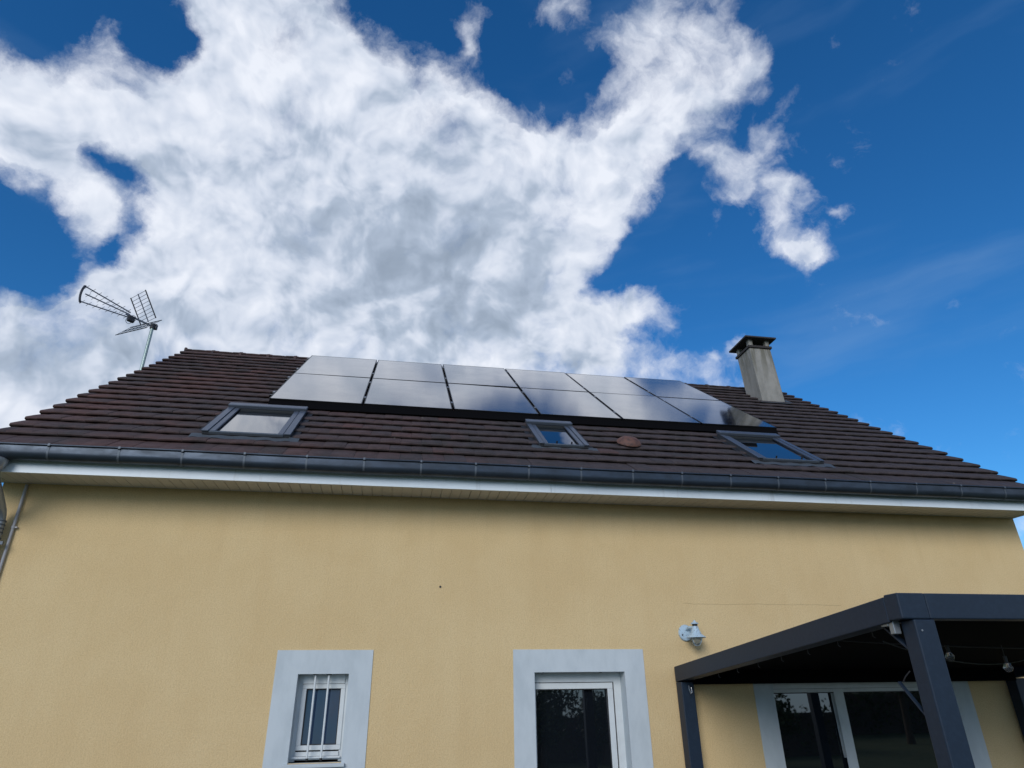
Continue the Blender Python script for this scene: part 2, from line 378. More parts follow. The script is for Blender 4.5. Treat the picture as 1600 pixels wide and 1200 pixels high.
def f_anth(N, p):
    b = N.noise(pos(N), 40, 4, .6).outputs['Fac']
    lk(N, N.mix(N.smooth(b, .4, .7), (.010, .021, .040), (.013, .026, .048)), p.inputs['Base Color']); bump(N, p, N.noise(pos(N), 300, 2).outputs['Fac'], .15, .001)
M['anth'] = material('anthracite_powder_coat', (.01, .024, .05), .5, .0, fn=f_anth, spec=.35)
M['black'] = material('black_cloth_and_shade', (.004, .004, .005), .9, spec=0.05)  # pergola roof cloth; also paints shade on its rear beam and below the panels
M['cable'] = material('black_cable', (.03, .03, .035), .5)
M['bulb'] = material('clear_bulb_glass', (.6, .6, .65), .05, fn=f_clear)
M['conduit'] = material('grey_pvc_pipe', (.36, .36, .38), .45)
M['downpipe'] = material('grey_downpipe', (.26, .29, .32), .35, .5)
M['interior'] = material('dark_room', (.02, .02, .02), .9)
def f_grass(N, p):
    b = N.noise(pos(N), 3, 6, .6).outputs['Fac']; lk(N, N.mix(N.smooth(b, .35, .65), (.05, .085, .025), (.09, .11, .04)), p.inputs['Base Color'])
M['grass'] = material('lawn', (.06, .09, .03), .9, fn=f_grass)
def f_pave(N, p):
    b = N.noise(pos(N), 6, 6, .6).outputs['Fac']; lk(N, N.mix(N.smooth(b, .35, .65), (.10, .098, .092), (.07, .069, .066)), p.inputs['Base Color'])
M['paving'] = material('stone_paving', (.38, .35, .30), .8, fn=f_pave)
def f_leaf(N, p):
    r = N.n('ShaderNodeNewGeometry').outputs['Random Per Island']
    lk(N, N.ramp(r, [(0, (.022, .045, .012)), (.5, (.04, .075, .02)), (1, (.075, .11, .035))]), p.inputs['Base Color'])
M['leaf'] = material('leaves', (.045, .08, .02), .6, fn=f_leaf)
M['bark'] = material('bark', (.09, .07, .05), .9)

# ------------------------------------------------------------------ the setting
def plane(name, x0, x1, y0, y1, z, mat, n=1):
    return MB().add([(x0, y0, z), (x1, y0, z), (x1, y1, z), (x0, y1, z)], [(0, 1, 2, 3)]).build(name, mat, fix=False)
tag(plane('ground', -900, 900, -900, 900, -.05, M['grass']), kind='structure')
tag(MB().box(-3.9, 7.7, -4.3, -.02, -.3, -.01).build('terrace', M['paving']), kind='structure')

# ------------------------------------------------------------------ house
XL, XR = -3.72, 7.54                 # outer faces of the gable walls
EY, EZ, AL = -.432, 3.983, 0.6418    # eaves line of the roof plane and its pitch
U = Vector((0, math.cos(AL), math.sin(AL))); NRM = Vector((0, -math.sin(AL), math.cos(AL)))
def rp(x, v, h=0.0): return Vector((x, EY, EZ)) + U*v + NRM*h
VR = 5.80                            # slope length to the ridge
RIDGE = rp(0, VR)
SOF = 3.775
house = empty('house', (2, 0, 0), 'beige rendered house with brown tiled roof, skylights and white soffit', 'house')
def H(mb, name, mat, parent=None, **k):   # part of the house
    o = mb.build(name, mat, None, **k)
    o.parent = parent or house
    o.matrix_parent_inverse = Matrix.Translation(-house.location)
    return o
def HP(o, parent):
    o.parent = parent
    return o

# walls: front with openings, reveals included
OPEN = [(-.795, -.340, 1.372, 2.082, .17), (1.418, 2.335, -.01, 2.080, .20), (3.908, 5.985, -.01, 2.06, .20)]
w = MB()
xs = sorted({XL, XR, *[o[0] for o in OPEN], *[o[1] for o in OPEN]}); zs = sorted({-.3, SOF+.05, *[o[2] for o in OPEN], *[o[3] for o in OPEN]})
for i in range(len(xs)-1):
    for j in range(len(zs)-1):
        cx, cz = (xs[i]+xs[i+1])/2, (zs[j]+zs[j+1])/2
        if any(o[0] < cx < o[1] and o[2] < cz < o[3] for o in OPEN): continue
        w.add([(xs[i], 0, zs[j]), (xs[i+1], 0, zs[j]), (xs[i+1], 0, zs[j+1]), (xs[i], 0, zs[j+1])], [(0, 1, 2, 3)])
YB = 2*RIDGE.y
for x in (XL, XR):                   # gables
    w.add([(x, 0, -.3), (x, YB, -.3), (x, YB, SOF), (x, RIDGE.y, RIDGE.z-.12), (x, 0, SOF+.05)], [(0, 1, 2, 3, 4)])
w.add([(XL, YB, -.3), (XR, YB, -.3), (XR, YB, SOF), (XL, YB, SOF)], [(0, 1, 2, 3)])
H(w, 'wall', M['render'], fix=False)
H(MB().box(XL+.3, XR-.3, .35, .40, -.2, 3.6), 'inner_wall', M['interior'])

def surround(name, x0, x1, z0, z1, ox0, ox1, oz0, oz1, depth, bottom):
    s = MB(); y0 = -.008
    s.box(x0, x1, y0, .004, oz1, z1); s.box(x0, ox0, y0, .004, z0, oz1); s.box(ox1, x1, y0, .004, z0, oz1)
    # reveals lining the opening
    s.box(ox0-.02, ox0, .004, depth, oz0, oz1); s.box(ox1, ox1+.02, .004, depth, oz0, oz1); s.box(ox0-.02, ox1+.02, .004, depth, oz1, oz1+.02)
    if bottom: s.box(x0, x1, y0, .004, bottom, z0)
    return H(s, name, M['trim'])
surround('window_surround', -1.0, -.132, 1.36, 2.286, -.795, -.340, 1.372, 2.082, .17, 1.10)
surround('door_surround', 1.210, 2.545, -.01, 2.286, 1.418, 2.335, -.01, 2.080, .20, 0)
surround('patio_surround', 3.697, 6.215, -.01, 2.26, 3.908, 5.985, -.01, 2.06, .20, 0)

def sash(parent, x0, x1, z0, z1, y, wd, th, mat, glass, tilt=0.0, name='sash'):
    """a framed pane"""
    f = MB(); f.box(x0, x1, y, y+th, z1-wd, z1); f.box(x0, x1, y, y+th, z0, z0+wd)
    f.box(x0, x0+wd, y, y+th, z0+wd, z1-wd); f.box(x1-wd, x1, y, y+th, z0+wd, z1-wd)
    fo = f.build(name, mat, parent, bevel=.004)
    g = MB(); a = math.tan(tilt)*(z1-z0-2*wd)
    yy = y+.02
    g.obox((x0+wd-.004, yy, z0+wd-.004), (x1-x0-2*wd+.008, 0, 0), (0, .008, 0), (0, a, z1-z0-2*wd+.008))
    g.build('pane', glass, parent)
    k = MB(); e = .008
    for (a0, a1, b0, b1) in ((x0+wd, x1-wd, z1-wd-e, z1-wd), (x0+wd, x1-wd, z0+wd, z0+wd+e), (x0+wd, x0+wd+e, z0+wd+e, z1-wd-e), (x1-wd-e, x1-wd, z0+wd+e, z1-wd-e)):
        k.box(a0, a1, yy-.006, yy-.001, b0, b1)
    k.build('gasket', M['rubber'], parent)
    return fo
def part_root(name):
    # parts that have sub-parts hang on a real mesh frame, made by the caller
    pass
# small barred window
wf = MB()
wf.box(-.795, -.757, .135, .17, 1.372, 2.082); wf.box(-.378, -.340, .135, .17, 1.372, 2.082)
wf.box(-.757, -.378, .12, .17, 2.003, 2.082); wf.box(-.757, -.378, .12, .17, 1.415, 1.449)
wf.box(-.757, -.378, .135, .17, 1.385, 1.415)
win = H(wf, 'window', M['pvc'])
def sub(mb, name, mat, parent, **k): return mb.build(name, mat, parent, **k)
sash(win, -.757, -.366, 1.460, 2.000, .125, .040, .04, M['pvc'], M['glass_blue'], tilt=R(3.0))
for bx in (-.640, -.520):
    b = MB().tube([(bx, .035, 1.40), (bx, .035, 2.08)], .0095, 10)
    sub(b, 'security_bar', M['pvc'], win, smooth=True)
    sub(MB().tube([(bx, .035, 1.385), (bx, .035, 1.405)], .012, 10), 'bar_socket', M['rubber'], win, smooth=True)
    sub(MB().tube([(bx, .035, 2.074), (bx, .035, 2.0805)], .024, 12), 'bar_washer', M['rubber'], win)
sub(MB().box(-.78, -.36, .09, .118, 1.398, 1.413), 'weather_bar', M['pvc'], win, bevel=.003)
sub(MB().box(-.83, -.31, -.045, .13, 1.338, 1.366), 'sill', M['trim'], win, bevel=.004)
# glazed door
df = MB()
df.box(1.418, 1.452, .15, .20, -.01, 2.08); df.box(2.262, 2.335, .15, .20, -.01, 2.08); df.box(1.452, 2.262, .15, .20, 1.992, 2.08)
door = H(df, 'glass_door', M['pvc'])
sash(door, 1.40, 2.245, .02, 1.985, .13, .055, .05, M['pvc'], M['glass'], tilt=R(.9))
sub(MB().box(2.246, 2.2505, .1485, .18, .02, 1.985), 'door_gap', M['rubber'], door)
for hx in (1.53, 2.12): sub(MB().lathe([(0, 0), (.012, 0), (.012, -.004), (0, -.004)], 12, (hx, .10, 2.0795)), 'screw_cap', M['rubber'], door)
# sliding patio door
pf = MB()
pf.box(3.908, 3.935, .12, .20, -.01, 2.06); pf.box(5.958, 5.985, .12, .20, -.01, 2.06); pf.box(3.935, 5.958, .12, .20, 1.905, 2.06)
patio = H(pf, 'sliding_door', M['pvc'])
sash(patio, 3.935, 4.785, .02, 1.903, .125, .035, .035, M['pvc'], M['glass'], tilt=R(.95))
sash(patio, 4.670, 5.958, .02, 1.903, .165, .035, .03, M['pvc'], M['glass'])
sub(MB().box(4.672, 4.785, .118, .1245, .02, 1.903), 'meeting_stile', M['pvc'], patio, bevel=.002)

# fascia, soffit boards
fx0, fx1 = -3.86, 7.575
for a, b in ((fx0, 1.55), (1.554, fx1)):
    H(MB().box(a, b, -.432, -.412, 3.757, 3.965), 'fascia', M['fascia'])
soffit = H(MB().box(fx0, fx1, -.405, -.002, SOF+.014, SOF+.02), 'soffit', M['soffit'])
sm = MB().box(.003, .097, -.407, -.004, 0, .012).mesh('soffit_board', M['soffit'])
n = int((fx1-fx0)/.1)
for i in range(n):
    o = bpy.data.objects.new('board', sm); col.objects.link(o); o.parent = soffit
    o.location = (fx0+i*.1, 0, SOF)
# bargeboards under the verges
for x in (-3.80, 7.52):
    b = MB(); b.obox(rp(x, -.02, -.20), (.03, 0, 0), U*(VR-.05), NRM*.17); H(b, 'bargeboard', M['fascia'])
    b2 = MB(); b2.obox(Vector((x, 2*RIDGE.y-EY, EZ))+Vector((0, 0, -.2)), (.03, 0, 0), Vector((0, -math.cos(AL), math.sin(AL)))*(VR-.3), (0, 0, .17)); H(b2, 'bargeboard', M['fascia'])

# roof: underlay, tiles, ridge tiles
RX0, RX1 = -3.855, 7.575
ru = MB(); ru.obox(rp(RX0+.03, .02, -.03), (RX1-RX0-.06, 0, 0), U*(VR-.05), NRM*.03)
back = Vector((RX0, 2*RIDGE.y-EY, EZ)); ub = Vector((0, -math.cos(AL), math.sin(AL))); nb = Vector((0, math.sin(AL), math.cos(AL)))
ru.obox(back, (RX1-RX0, 0, 0), ub*(VR-.10), nb*.03)
roof = H(ru, 'roof', M['underlay'])
G, TW, TL = .268, .2265, .305
def tile_shape(width, length=TL):
    prof = [(.055, .002), (.016, .018), (-.010, .040), (-.010, .053), (.010, .064), (length*.5, .043), (length, .016)]
    cols = [(.0007, -.0028), (.012, 0.0), (width*.5, .0025), (width-.012, 0.0), (width-.0007, -.0028)]
    vs = [Vector((x, s, max(h+dh, .002))) for (s, h) in prof for (x, dh) in cols]
    nc = len(cols); fs = []
    for i in range(len(prof)-1):
        for j in range(nc-1): fs.append((i*nc+j, i*nc+j+1, (i+1)*nc+j+1, (i+1)*nc+j))
    # sides
    b = len(vs); vs += [Vector((.0015, .055, 0)), Vector((.0015, length, 0)), Vector((width-.0015, .055, 0)), Vector((width-.0015, length, 0))]
    L = [i*nc for i in range(len(prof))]; Rr = [i*nc+nc-1 for i in range(len(prof))]
    fs.append((b, *L, b+1)); fs.append((b+3, *Rr[::-1], b+2))
    return vs, fs
SKY = [(-2.045, -1.165, .57, 1.675), (1.575, 2.160, .74, 1.68), (4.225, 5.090, .585, 1.66)]   # skylights x0,x1,v0,v1
CH = (6.445, 6.935, 4.42, 5.10)
holes = [(a+.06, b-.06, c+.05, d-.05) for a, b, c, d in SKY] + [(CH[0]+.02, CH[1]-.02, CH[2]+.05, CH[3])]
tiles = []
for k in range(22):
    v = -.022 if k == 0 else .06 + G*k
    ln = TL+.08 if k == 0 else min(TL, VR-v-.01)
    off = (k % 2)*TW/2
    xa = RX0 - off
    while xa < RX1 - .03:
        x0, x1 = max(xa, RX0), min(xa+TW, RX1)
        if x1-x0 > .05 and not any(a < x0+.0 and x1 < b and c < v and v+ln < d for a, b, c, d in holes):
            tiles.append((v, x0, x1-x0, ln))
        xa += TW
BASIS = Matrix((Vector((1, 0, 0)), U, NRM)).transposed()
cache = {}
stuff = MB()
rl = house.location
for i, (v, x, wd, ln) in enumerate(tiles):
    jit = Matrix.Rotation(random.uniform(-.006, .006), 3, 'Z') @ Matrix.Rotation(random.uniform(-.012, .012), 3, 'Y') @ Matrix.Rotation(random.uniform(-.006, .006), 3, 'X')
    dh = random.uniform(-.002, .003); dv = random.uniform(-.004, .004)
    vs, fs = tile_shape(wd, ln)
    if i < 300:
        key = (round(wd, 3), round(ln, 3))
        if key not in cache: cache[key] = MB().add(vs, fs).mesh('roof_tile', M['tile'], smooth=True)
        o = bpy.data.objects.new('tile', cache[key]); col.objects.link(o); o.parent = roof
        o.matrix_local = Matrix.Translation(rp(x, v+dv, dh)) @ (BASIS @ jit).to_4x4()
    else:
        stuff.add([rp(x, v+dv, dh) + BASIS @ (jit @ p) for p in vs], fs)
tag(stuff.build('upper_tiles', M['tile'], roof, smooth=True), kind='stuff')
# back slope in plain courses, never seen from the garden side
bk = MB()
for k in range(21): bk.obox(back+ub*(k*G)+nb*.0305, (RX1-RX0, 0, 0), ub*(G-.002), nb*.02)
tag(bk.build('rear_tiles', M['tile'], roof), kind='stuff')
# verge trims: rounded ends of each course
# ridge caps, each overlapping the next
def ridge_mesh(L):
    m = MB(); n = 9; prof = [(0, .105, .0), (L*.5, .104, .0), (L-.055, .103, .0), (L-.05, .122, .004), (L-.005, .125, .004), (L, .110, 0.0)]
    b = 0
    for (x, r, dz) in prof:
        for k in range(n):
            t = math.pi*(-.12 + 1.24*k/(n-1)); m.v.append(Vector((x, -math.cos(t)*r*1.18, math.sin(t)*r*.9+dz)))
    for i in range(len(prof)-1):
        for k in range(n-1): m.f.append((i*n+k, i*n+k+1, (i+1)*n+k+1, (i+1)*n+k))
    m.f.append(tuple(range(n))); m.f.append(tuple((len(prof)-1)*n+k for k in range(n))[::-1])
    return m.mesh('ridge_cap', M['tile'], smooth=True)
RL = .47; rm = ridge_mesh(RL+.03); x = RX0-.02; 
while x < RX1-.3:
    o = bpy.data.objects.new('ridge_tile', rm); col.objects.link(o); o.parent = roof
    o.location = Vector((x, RIDGE.y, RIDGE.z-.072)); o.rotation_euler = (0, random.uniform(-.008, .008), 0)
    x += RL
cap = MB().box(-.001, .05, -.09, .09, -.10, .045)
o = sub(cap, 'ridge_end', M['tile'], roof, bevel=.02); o.location = (RX0-.035, RIDGE.y, RIDGE.z)
# lichened broken tile pieces lying loose on the slope
# gutter
def gutter_section(r):
    pts = []
    for k in range(13):
        t = math.pi + math.pi*k/12; pts.append((math.cos(t)*r, math.sin(t)*r))
    return pts
gx0, gx1 = -3.93, 7.66; GC = Vector((0, -.506, 3.915)); GR = .063
g = MB(); pts = [(a, b) for a, b in gutter_section(GR)]
front = [(-GR, .060)] ; outer = front + pts + [(GR, .05)]
inner = [(p[0]*.965, p[1]*.965+.001) for p in outer]
loop = outer + inner[::-1]
nseg = 60
for i in range(nseg+1):
    xx = gx0+(gx1-gx0)*i/nseg
    sag = .0025*math.sin(xx*2.1)+.0015*math.sin(xx*5.3)
    for (a, b) in loop: g.v.append(Vector((xx, GC.y+a, GC.z+b+sag)))
nl = len(loop)
for i in range(nseg):
    for k in range(nl): g.f.append((i*nl+k, i*nl+(k+1) % nl, (i+1)*nl+(k+1) % nl, (i+1)*nl+k))
g.f.append(tuple(range(nl))); g.f.append(tuple(nseg*nl+k for k in range(nl)))
gutter = H(g, 'gutter', M['zinc'], smooth=True)
sub(MB().tube([(gx0+(gx1-gx0)*i/nseg, GC.y-GR-.007, GC.z+.066+.0025*math.sin((gx0+(gx1-gx0)*i/nseg)*2.1)) for i in range(nseg+1)], .0095, 10), 'front_bead', M['zinc'], gutter, smooth=True)
bm_ = MB(); n0 = 0
sec = [(-GR-.016, .078), (-GR-.018, .055), (-GR-.004, .045)] + [(a*1.035, b*1.035) for a, b in pts]
for s_ in (-.009, .009):
    for a, b in sec: bm_.v.append(Vector((s_, a, b)))
for k in range(len(sec)-1): bm_.f.append((k, k+1, len(sec)+k+1, len(sec)+k))
bmesh_bracket = bm_.mesh('bracket_band', M['zinc_seam'], smooth=True, fix=False)
BR = [-3.70, -3.139, -2.55, -2.005, -1.454, -.885, -.345, .208, .751, 1.295, 1.845, 2.403, 2.949, 3.503, 4.059, 4.625, 5.181, 5.761, 6.342, 6.926, 7.49]
for bx in BR:
    o = bpy.data.objects.new('bracket', bmesh_bracket); col.objects.link(o); o.parent = gutter; o.location = (bx, GC.y, GC.z)
# downpipe with swan neck
OX, WX = -3.545, -3.600             # outlet under the gutter, pipe on the wall
dp = MB(); path = [(OX, -.508, 3.86), (OX, -.508, 3.77)]
for k in range(1, 6):
    t = k/5; a = t*R(64); path.append((OX-.01*t, -.508+.09*(1-math.cos(a)), 3.77-.10*math.sin(a)))
path += [(WX+.005, -.17, 3.515), (WX+.002, -.125, 3.475), (WX, -.098, 3.43), (WX, -.090, 3.36), (WX, -.090, .0)]
down = H(dp.tube(path, [.058, .052]+[.046]*(len(path)-2), 18), 'downpipe', M['downpipe'], smooth=True)
sub(MB().lathe([(.050, 0), (.074, .05), (.080, .085), (.06, .10)], 20, (OX, -.508, 3.760)), 'outlet', M['downpipe'], down, smooth=True)
sub(MB().tube([(WX, -.09, 3.40), (WX, -.09, 3.22)], .051, 18), 'socket', M['downpipe'], down, smooth=True)
for zz in (3.395, 3.36, 3.325, 3.29, 3.24): sub(MB().tube([(WX, -.09, zz), (WX, -.09, zz-.012)], .056, 18), 'collar_ring', M['zinc_seam'], down, smooth=True)
sub(MB().tube([(WX, -.09, 3.20), (WX, -.09, 3.18)], .052, 18).box(WX+.05, WX+.09, -.10, -.08, 3.175, 3.205), 'pipe_clip', M['zinc_seam'], down)

# skylights
def skylight(x0, x1, v0, v1, fw, latches):
    HT = .085
    B = lambda mb, a, b, c, d, h0, h1: mb.obox(rp(a, c, h0), (b-a, 0, 0), U*(d-c), NRM*(h1-h0))
    f = MB(); B(f, x0, x0+fw, v0, v1, .0, HT); B(f, x1-fw, x1, v0, v1, 0, HT); B(f, x0+fw, x1-fw, v0, v0+.05, 0, HT-.012); B(f, x0+fw, x1-fw, v1-.09, v1, 0, HT)
    s = H(f, 'skylight', M['alu_dark'])
    c = MB(); B(c, x0-.012, x1+.012, v1-.085, v1+.03, HT+.002, HT+.045); sub(c, 'top_cover', M['alu_light'], s, bevel=.008)
    for a, b in ((x0-.006, x0+fw*.55), (x1-fw*.55, x1+.006)):
        c = MB(); B(c, a, b, v0-.008, v1-.09, HT+.001, HT+.014); sub(c, 'side_cover', M['alu_light'], s, bevel=.004)
    for a, b in ((x0+fw*.62, x0+fw+.012), (x1-fw-.012, x1-fw*.62)):
        c = MB(); B(c, a, b, v0+.01, v1-.1, HT-.006, HT+.008); sub(c, 'sash_rail', M['alu_light'], s, bevel=.003)
    c = MB(); B(c, x0+fw*.6, x1-fw*.6, v0-.012, v0+.025, HT-.03, HT+.004); sub(c, 'bottom_rail', M['zinc_seam'], s, bevel=.004)
    c = MB(); B(c, x0+fw, x1-fw, v0+.03, v1-.09, HT-.030, HT-.018); sub(c, 'pane', M['glass'], s)
    c = MB(); B(c, x0+.01, x1-.01, v0-.03, v0-.001, .0, HT-.02); sub(c, 'lower_skirt', M['rubber'], s)
    # lead apron in front, dark side flashings
    c = MB(); n = 24; L = x1-x0+.20; 
    rows = [(v0-.005, .060), (v0-.05, .055), (v0-.115, .050)]
    for (vv, hh) in rows:
        for i in range(n+1):
            t = i/n; c.v.append(rp(x0-.10+L*t, vv+ (.012*math.sin(t*37)+.006*math.sin(t*11) if vv < v0-.1 else 0), hh+.004*math.sin(t*math.pi*2*L/TW)))
    for r_ in range(2):
        for i in range(n): c.f.append((r_*(n+1)+i, r_*(n+1)+i+1, (r_+1)*(n+1)+i+1, (r_+1)*(n+1)+i))
    sub(c, 'apron_flashing', M['lead'], s, smooth=True)
    for a, b in ((x0-.075, x0-.012), (x1+.012, x1+.075)):
        c = MB(); B(c, a, b, v0-.02, v1+.06, .046, .050); sub(c, 'side_flashing', M['rubber'], s)
    for lx in latches:
        c = MB().tube([rp(lx, v0+.10, HT-.018), rp(lx, v0+.10, HT+.012)], .010, 8); sub(c, 'latch_knob', M['rubber'], s)
    return s
skylight(*SKY[0], .115, ())
skylight(*SKY[1], .092, (1.80, 1.98))
skylight(*SKY[2], .10, (4.52, 4.86))
# roof vent of fired clay
vx, vv_ = 2.735, .985
vb = MB(); prof = [(0, .125), (.05, .122), (.10, .108), (.14, .082), (.163, .055), (.165, .043), (.150, .034), (.09, .030)]
vl = MB().lathe(prof, 28)
va = [rp(vx, vv_, .035) + BASIS @ Vector((p.x*.92, p.y*.92, p.z)) for p in vl.v]
vent = H(MB().add(va, vl.f), 'roof_vent', M['clay'], smooth=True)
vl = MB().lathe([(.085, .0), (.085, .03), (.12, .028)], 20); sub(MB().add([rp(vx, vv_, .03)+BASIS @ p for p in vl.v], vl.f), 'vent_collar', M['rubber'], vent)

# chimney
cy0 = rp(0, CH[2]).y; cyb = cy0+.47; ctop = 7.80
cb = MB(); cb.box(CH[0]+.065, CH[1]+.035, cy0, cyb, 6.4, ctop)
for i in (4, 6): cb.v[i].x -= .075
for i in (5, 7): cb.v[i].x -= .100
chim = H(cb, 'chimney', M['chimney'], bevel=.012)
cxa, cxb = CH[0]-.035, CH[1]-.060
sub(MB().box(cxa, cxb+.02, cy0-.03, cyb+.03, ctop+.001, ctop+.05), 'crown', M['chimney_cap'], chim, bevel=.008)
for (px, py) in ((cxa+.03, cy0), (cxb-.09, cy0), (cxa+.03, cyb-.08), (cxb-.09, cyb-.08)):
    sub(MB().box(px, px+.08, py, py+.08, ctop+.05, ctop+.18), 'cap_post', M['chimney'], chim)
sub(MB().box(cxa+.10, cxb-.08, cy0+.1, cyb-.1, ctop+.0505, ctop+.09), 'flue', M['rubber'], chim)
sl = MB(); sl.box(cxa-.075, cxb+.10, cy0-.10, cyb+.10, ctop+.18, ctop+.215)
sub(sl, 'cap_slab', M['chimney_cap'], chim, bevel=.008)
fl = MB(); fl.obox(rp(CH[0]-.06, CH[2]-.11, .052), (CH[1]-CH[0]+.10, 0, 0), U*.12, NRM*.006); sub(fl, 'flashing', M['lead'], chim)
fl = MB(); fl.obox(rp(CH[1]+.03, CH[2]-.08, .050), (.10, 0, 0), U*.72, NRM*.006); sub(fl, 'side_flashing', M['lead'], chim)
# small hole mark in the render
H(MB().tube([(.478, -.004, 2.87), (.478, .001, 2.87)], .011, 10), 'wall_plug', M['rubber'])

# ------------------------------------------------------------------ solar panels
PX0, PP, PH = -1.677, 1.160, .15
ROWS = [(1.955, 3.685), (3.700, 5.430)]
ordn = ['first', 'second', 'third', 'fourth', 'fifth', 'sixth']
plab = {
 (0, 0): 'black solar panel at the left end of the lower row, above the left skylight',
 (0, 1): 'lower row solar panel right of the widest dark gap, second from the left verge side',
 (0, 2): 'lower row solar panel third from the left, ending above the small skylight',
 (0, 3): 'lower row solar panel straight above the small middle skylight and clay vent',
 (0, 4): 'lower row solar panel fifth from the left, between clay vent and right skylight',
 (0, 5): 'solar panel at the right end of the lower row, mirroring the chimney',
 (1, 0): 'solar panel at the left end of the upper row, nearest the aerial',
 (1, 1): 'upper row solar panel second from the left, bright with cloud reflection',
 (1, 2): 'upper row solar panel third from the left in the array',
 (1, 3): 'upper row solar panel fourth from the left in the array',
 (1, 4): 'upper row solar panel next to the one at the chimney end',
 (1, 5): 'solar panel at the right end of the upper row, nearest the chimney, reflecting blue sky'}
PW, PLN, TH = 1.134, 1.730, .035
def panel_meshes():
    f = MB(); e = .011
    f.box(0, PW, 0, e, 0, TH); f.box(0, PW, PLN-e, PLN, 0, TH); f.box(0, e, e, PLN-e, 0, TH); f.box(PW-e, PW, e, PLN-e, 0, TH)
    g = MB().box(e, PW-e, e, PLN-e, TH-.010, TH-.0015)
    b = MB().box(e, PW-e, e, PLN-e, TH-.016, TH-.0105)
    return f.mesh('panel_frame', M['black_alu']), g.mesh('panel_glass', M['solar']), b.mesh('panel_back', M['rubber'])
pm = panel_meshes()
for r_ in range(2):
    for c_ in range(6):
        e = empty('solar_panel', (0, 0, 0), plab[(r_, c_)], 'solar panel', 'solar panels of the roof array')
        x = PX0+PP*c_+.013; v = ROWS[r_][0]+random.uniform(-.002, .002)
        tl = Matrix.Rotation(random.uniform(-.0035, .0035), 3, 'Y') @ Matrix.Rotation(random.uniform(-.0025, .0025), 3, 'X')
        e.matrix_world = Matrix.Translation(rp(x, v, PH-TH)) @ (BASIS @ tl).to_4x4()
        for nm, me in zip(('frame', 'glass', 'back_sheet'), pm):
            o = bpy.data.objects.new(nm, me); col.objects.link(o); o.parent = e
mount = empty('mounting_rack', rp(1.8, 3.7, .05), 'black rail rack with small clamps holding the solar panels off the tiles', 'mounting rack')
mi = Matrix.Translation(-mount.location)
def MP(mb, name, mat, **k):
    o = mb.build(name, mat, mount, **k); o.matrix_parent_inverse = mi; return o
for vv in (2.30, 3.33, 4.05, 5.08):
    MP(MB().obox(rp(PX0-.06, vv, .062), (PP*6+.10, 0, 0), U*.04, NRM*.050), 'rail', M['black_alu'])
    for i in range(7):
        xx = PX0+PP*i if 0 < i < 6 else (PX0-.004 if i == 0 else PX0+PP*6-.004)
        MP(MB().obox(rp(xx-.012, vv-.02, .112), (.028, 0, 0), U*.07, NRM*.042), 'clamp', M['clamp'] if i < 6 else M['black_alu'])
        if i < 6: MP(MB().obox(rp(xx+.25, vv, .02), (.03, 0, 0), U*.03, NRM*.045), 'roof_hook', M['clamp'])

MP(MB().obox(rp(PX0+.01, 1.958, .118), (PP*6-.02, 0, 0), U*-.075-NRM*.062, NRM*.004), 'shade_strip', M['black'])  # added black strip, stands in for the dark shade under the panel edge

# ------------------------------------------------------------------ aerial
A0 = Vector((-3.90, 2.70, 7.08))
aer = empty('tv_antenna', (-3.90, 2.70, 5.6), 'dark three-boom television aerial with folded grid reflectors on a pale green mast', 'aerial')
ai = Matrix.Translation(-aer.location)
def AP(mb, name, mat, parent=None, **k):
    o = mb.build(name, mat, parent or aer, **k)
    if parent is None: o.matrix_parent_inverse = ai
    return o
AP(MB().tube([(-3.90, 2.70, 5.4), (-3.90, 2.70, 7.10)], .024, 14), 'mast', M['galv'], smooth=True)
bd = Vector((-.70, -.76, 0)); bd.normalize(); bd = (bd + Vector((0, 0, .02))).normalized(); ed = Vector((.76, -.70, 0)).normalized(); zd = Vector((0, 0, 1))
J = A0 + bd*.06
AP(MB().bar(A0-bd*.05, A0+bd*.42, .02, .02), 'boom', M['ant_metal'])
AP(MB().bar(A0-bd*.04-zd*.03, A0-bd*.04+zd*.05, .055, .05).tube([A0-zd*.04, A0+zd*.04], .036, 12), 'mast_clamp', M['ant_dark'])
hub = A0 + bd*.33
AP(MB().obox(hub-bd*.05-ed*.03-zd*.09, bd*.10, ed*.06, zd*.10), 'balun_box', M['ant_dark'], bevel=.015)
tipc = A0+bd*1.06
# three director booms opening slightly towards the tip
for s_, off0, off1 in ((1, .055, .135), (0, .02, .02), (-1, -.03, -.125)):
    a = hub+bd*.03+zd*off0 + ed*(0 if s_ == 0 else .0); b = tipc+zd*off1 - bd*(0.0 if s_ else .05) 
    AP(MB().bar(a, b, .013, .013), 'director_boom', M['ant_metal'])
    nrod = 8
    for k in range(nrod):
        t = (k+.5)/nrod; p = a.lerp(b, t); L = .085-.012*t
        AP(MB().tube([p-ed*L, p+ed*L], .0032, 6), 'director', M['ant_metal'])
tipb = MB(); pts_ = [tipc+zd*(.15*math.sin(t))+bd*(-.04+.045*math.cos(t)) for t in [R(-75+15*k) for k in range(11)]]
AP(tipb.tube(pts_, [.010]+[.016]*9+[.010], 8), 'end_bracket', M['ant_dark'], smooth=True)
# dipole loops
for s_ in (1, -1):
    pts_ = [hub+bd*.0-zd*.05+ed*(s_*(.06+.07*math.cos(t)))+bd*.03*math.sin(t)+zd*.03*math.sin(t) for t in [2*math.pi*k/12 for k in range(13)]]
    AP(MB().tube(pts_, .004, 6), 'dipole', M['ant_metal'])
